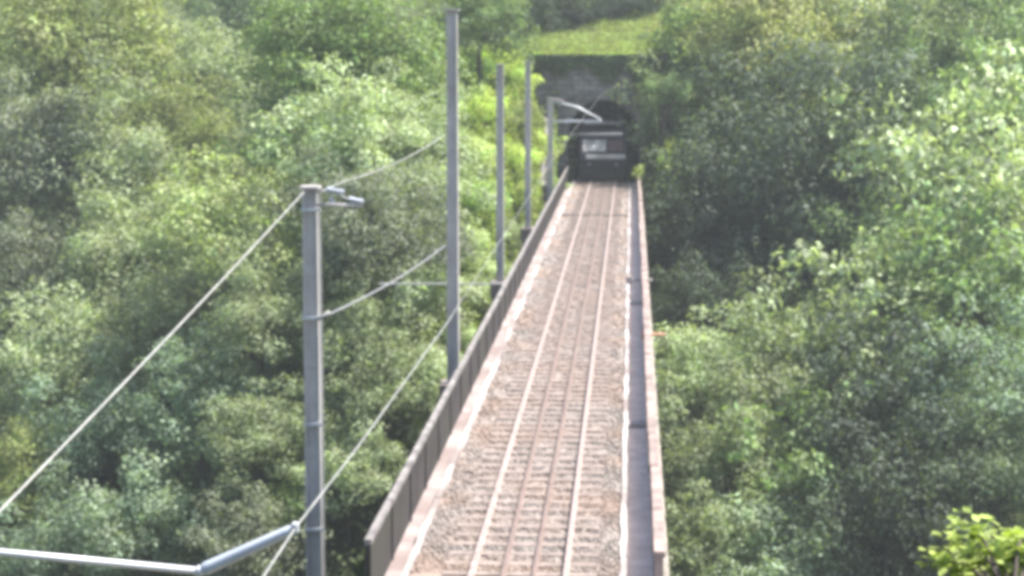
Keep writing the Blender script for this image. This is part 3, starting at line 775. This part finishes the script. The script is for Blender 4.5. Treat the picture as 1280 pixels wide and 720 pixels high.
def ivyf(n, rng):
    X = rng.uniform(xl, xr, n); dl = 2.0 * (.35 + .65 * np.abs(np.sin(X * 1.3 + .6) * np.cos(X * .47))) + 2.5 * np.clip(X - 0.2, 0, 1.6)
    Z = topz + .1 - dl * rng.random(n) ** 1.3; Y = PORT - .42 - rng.random(n) * .3
    return np.stack([X, Y, Z], 1), rng.normal(0, .5, (n, 3)) + np.array([0, -1, .4])
cover(9000, ivyf, .17, 'wall_ivy', M['leaf'], (.13, .17, .08), 'ivy hanging over the top of the stone portal wall', 'ivy', 3)
def fringe(n, rng):
    X = rng.uniform(xl + .4, xr - .2, n); return np.stack([X, PORT - .55 + rng.random(n) * .9, topz + rng.random(n) * .28 - .05], 1), rng.normal(0, .7, (n, 3)) + np.array([0, -.5, .6])
cover(5000, fringe, .16, 'grass_fringe', M['grassleaf'], (.38, .46, .10), 'bright fringe of grass along the straight top edge of the portal wall', 'grass', 12, .35)
def wingivy(n, rng):
    Y = rng.uniform(113, 121.5, n); top = np.interp(Y, [113, 118, 121.6], [.5, 2.5, 4.8]); X = LPX - .9 + rng.random(n) * .3 - .1
    return np.stack([X, Y, top + .3 - rng.random(n) * 3.2], 1), rng.normal(0, .6, (n, 3)) + np.array([1, -.3, .4])
cover(7000, wingivy, .17, 'wall_ivy', M['leaf'], (.19, .25, .08), 'light green creeper over the wall left of the tunnel mouth', 'creeper', 9)
def wingivy2(n, rng):
    Y = rng.uniform(112.7, 121.6, n); top = np.interp(Y, [113, 118, 121.6], [.5, 2.5, 5.4]); X = RPX + .75 + rng.random(n) * .7 - .38
    Y = np.where(rng.random(n) < .35, 112.9 + rng.random(n) * .2, Y)
    return np.stack([X, Y, top + .35 - rng.random(n) * 4.2], 1), rng.normal(0, .6, (n, 3)) + np.array([-.6, -.8, .4])
cover(15000, wingivy2, .19, 'wall_ivy', M['leaf'], (.10, .14, .06), 'dark ivy over the wall right of the tunnel mouth', 'ivy', 10)
# verge plants on the bank at the near end of the parapets
def vergef(n, rng):
    X = np.where(rng.random(n) < .5, rng.uniform(-8, -4.1, n), rng.uniform(.65, 3.2, n)); Y = rng.uniform(23, 31, n)
    g = Tv(X, np.minimum(Y, 99.0)); return np.stack([X, Y, g + rng.random(n) ** 1.3 * 1.0], 1), rng.normal(0, 1, (n, 3)) * np.array([1, 1, .5])
cover(26000, vergef, .12, 'verge_weeds', M['leaf'], (.19, .21, .10), 'tall pale weeds on the verges where the parapets begin', 'weeds', 4, .3)

# bright sprig close to the camera
def sprig():
    base = P(1225, 770, 6.0); gz = T(base.x, 5.4)
    e = empty('leafy_sprig', (base.x, 5.5, gz), 'bright yellow-green leafy shrub tip close to the camera in the bottom right corner', 'shrub')
    rg = random.Random(11); bm = bmesh.new(); tw = bmesh.new()
    tips = [(1200, 650), (1182, 672), (1225, 690), (1255, 668), (1275, 690), (1168, 700), (1240, 715), (1290, 660), (1210, 710), (1265, 715), (1190, 712)]
    b0 = Vector((0, 0, 0))
    for k, (px, py) in enumerate(tips):
        Y = 6.0 + rg.uniform(-.25, .25); tip = P(px, py, Y) - e.location
        mid = tip * .55 + Vector((rg.uniform(-.03, .03), 0, .05))
        tube(tw, [b0, mid, tip], [.008, .005, .002], 6)
        for q in range(40):
            t = rg.uniform(.45, 1.02); p = (mid.lerp(tip, (t - .45) / .55)) + Vector([rg.uniform(-.035, .035) for _ in range(3)])
            d = Vector((rg.uniform(-1, 1), rg.uniform(-1, 1), rg.uniform(-.4, .5))).normalized(); nn = Vector((rg.uniform(-.5, .3), rg.uniform(-.3, .5), 1)).normalized()
            sd_ = d.cross(nn).normalized(); ln = rg.uniform(.035, .06); wd = ln * .30
            vs = [p, p + d * ln * .35 + sd_ * wd, p + d * ln * .7 + sd_ * wd * .8, p + d * ln - nn * ln * .15, p + d * ln * .7 - sd_ * wd * .8, p + d * ln * .35 - sd_ * wd]
            bm.faces.new([bm.verts.new(v) for v in vs])
    o = obj('leaves', bm, M['leaf'], e); o.color = (.33, .42, .11, 1)
    obj('twigs', tw, M['bark'], e)
sprig()

# ------------------------------------------------------------------ haze
hm = bpy.data.materials.new('haze_air'); hm.use_nodes = True; n = hm.node_tree.nodes; n.clear()
out = n.new('ShaderNodeOutputMaterial'); pv = n.new('ShaderNodeVolumePrincipled'); pv.inputs['Density'].default_value = .0006
pv.inputs['Color'].default_value = (.88, .94, .96, 1); pv.inputs['Anisotropy'].default_value = .2
hm.node_tree.links.new(pv.outputs[0], out.inputs['Volume'])
bm = bmesh.new(); box(bm, -95, 85, -14, 332, -45, 125)
o = obj('haze', bm, hm); o['kind'] = 'stuff'; tag(o, 'thin pale summer haze filling the gorge', 'haze')
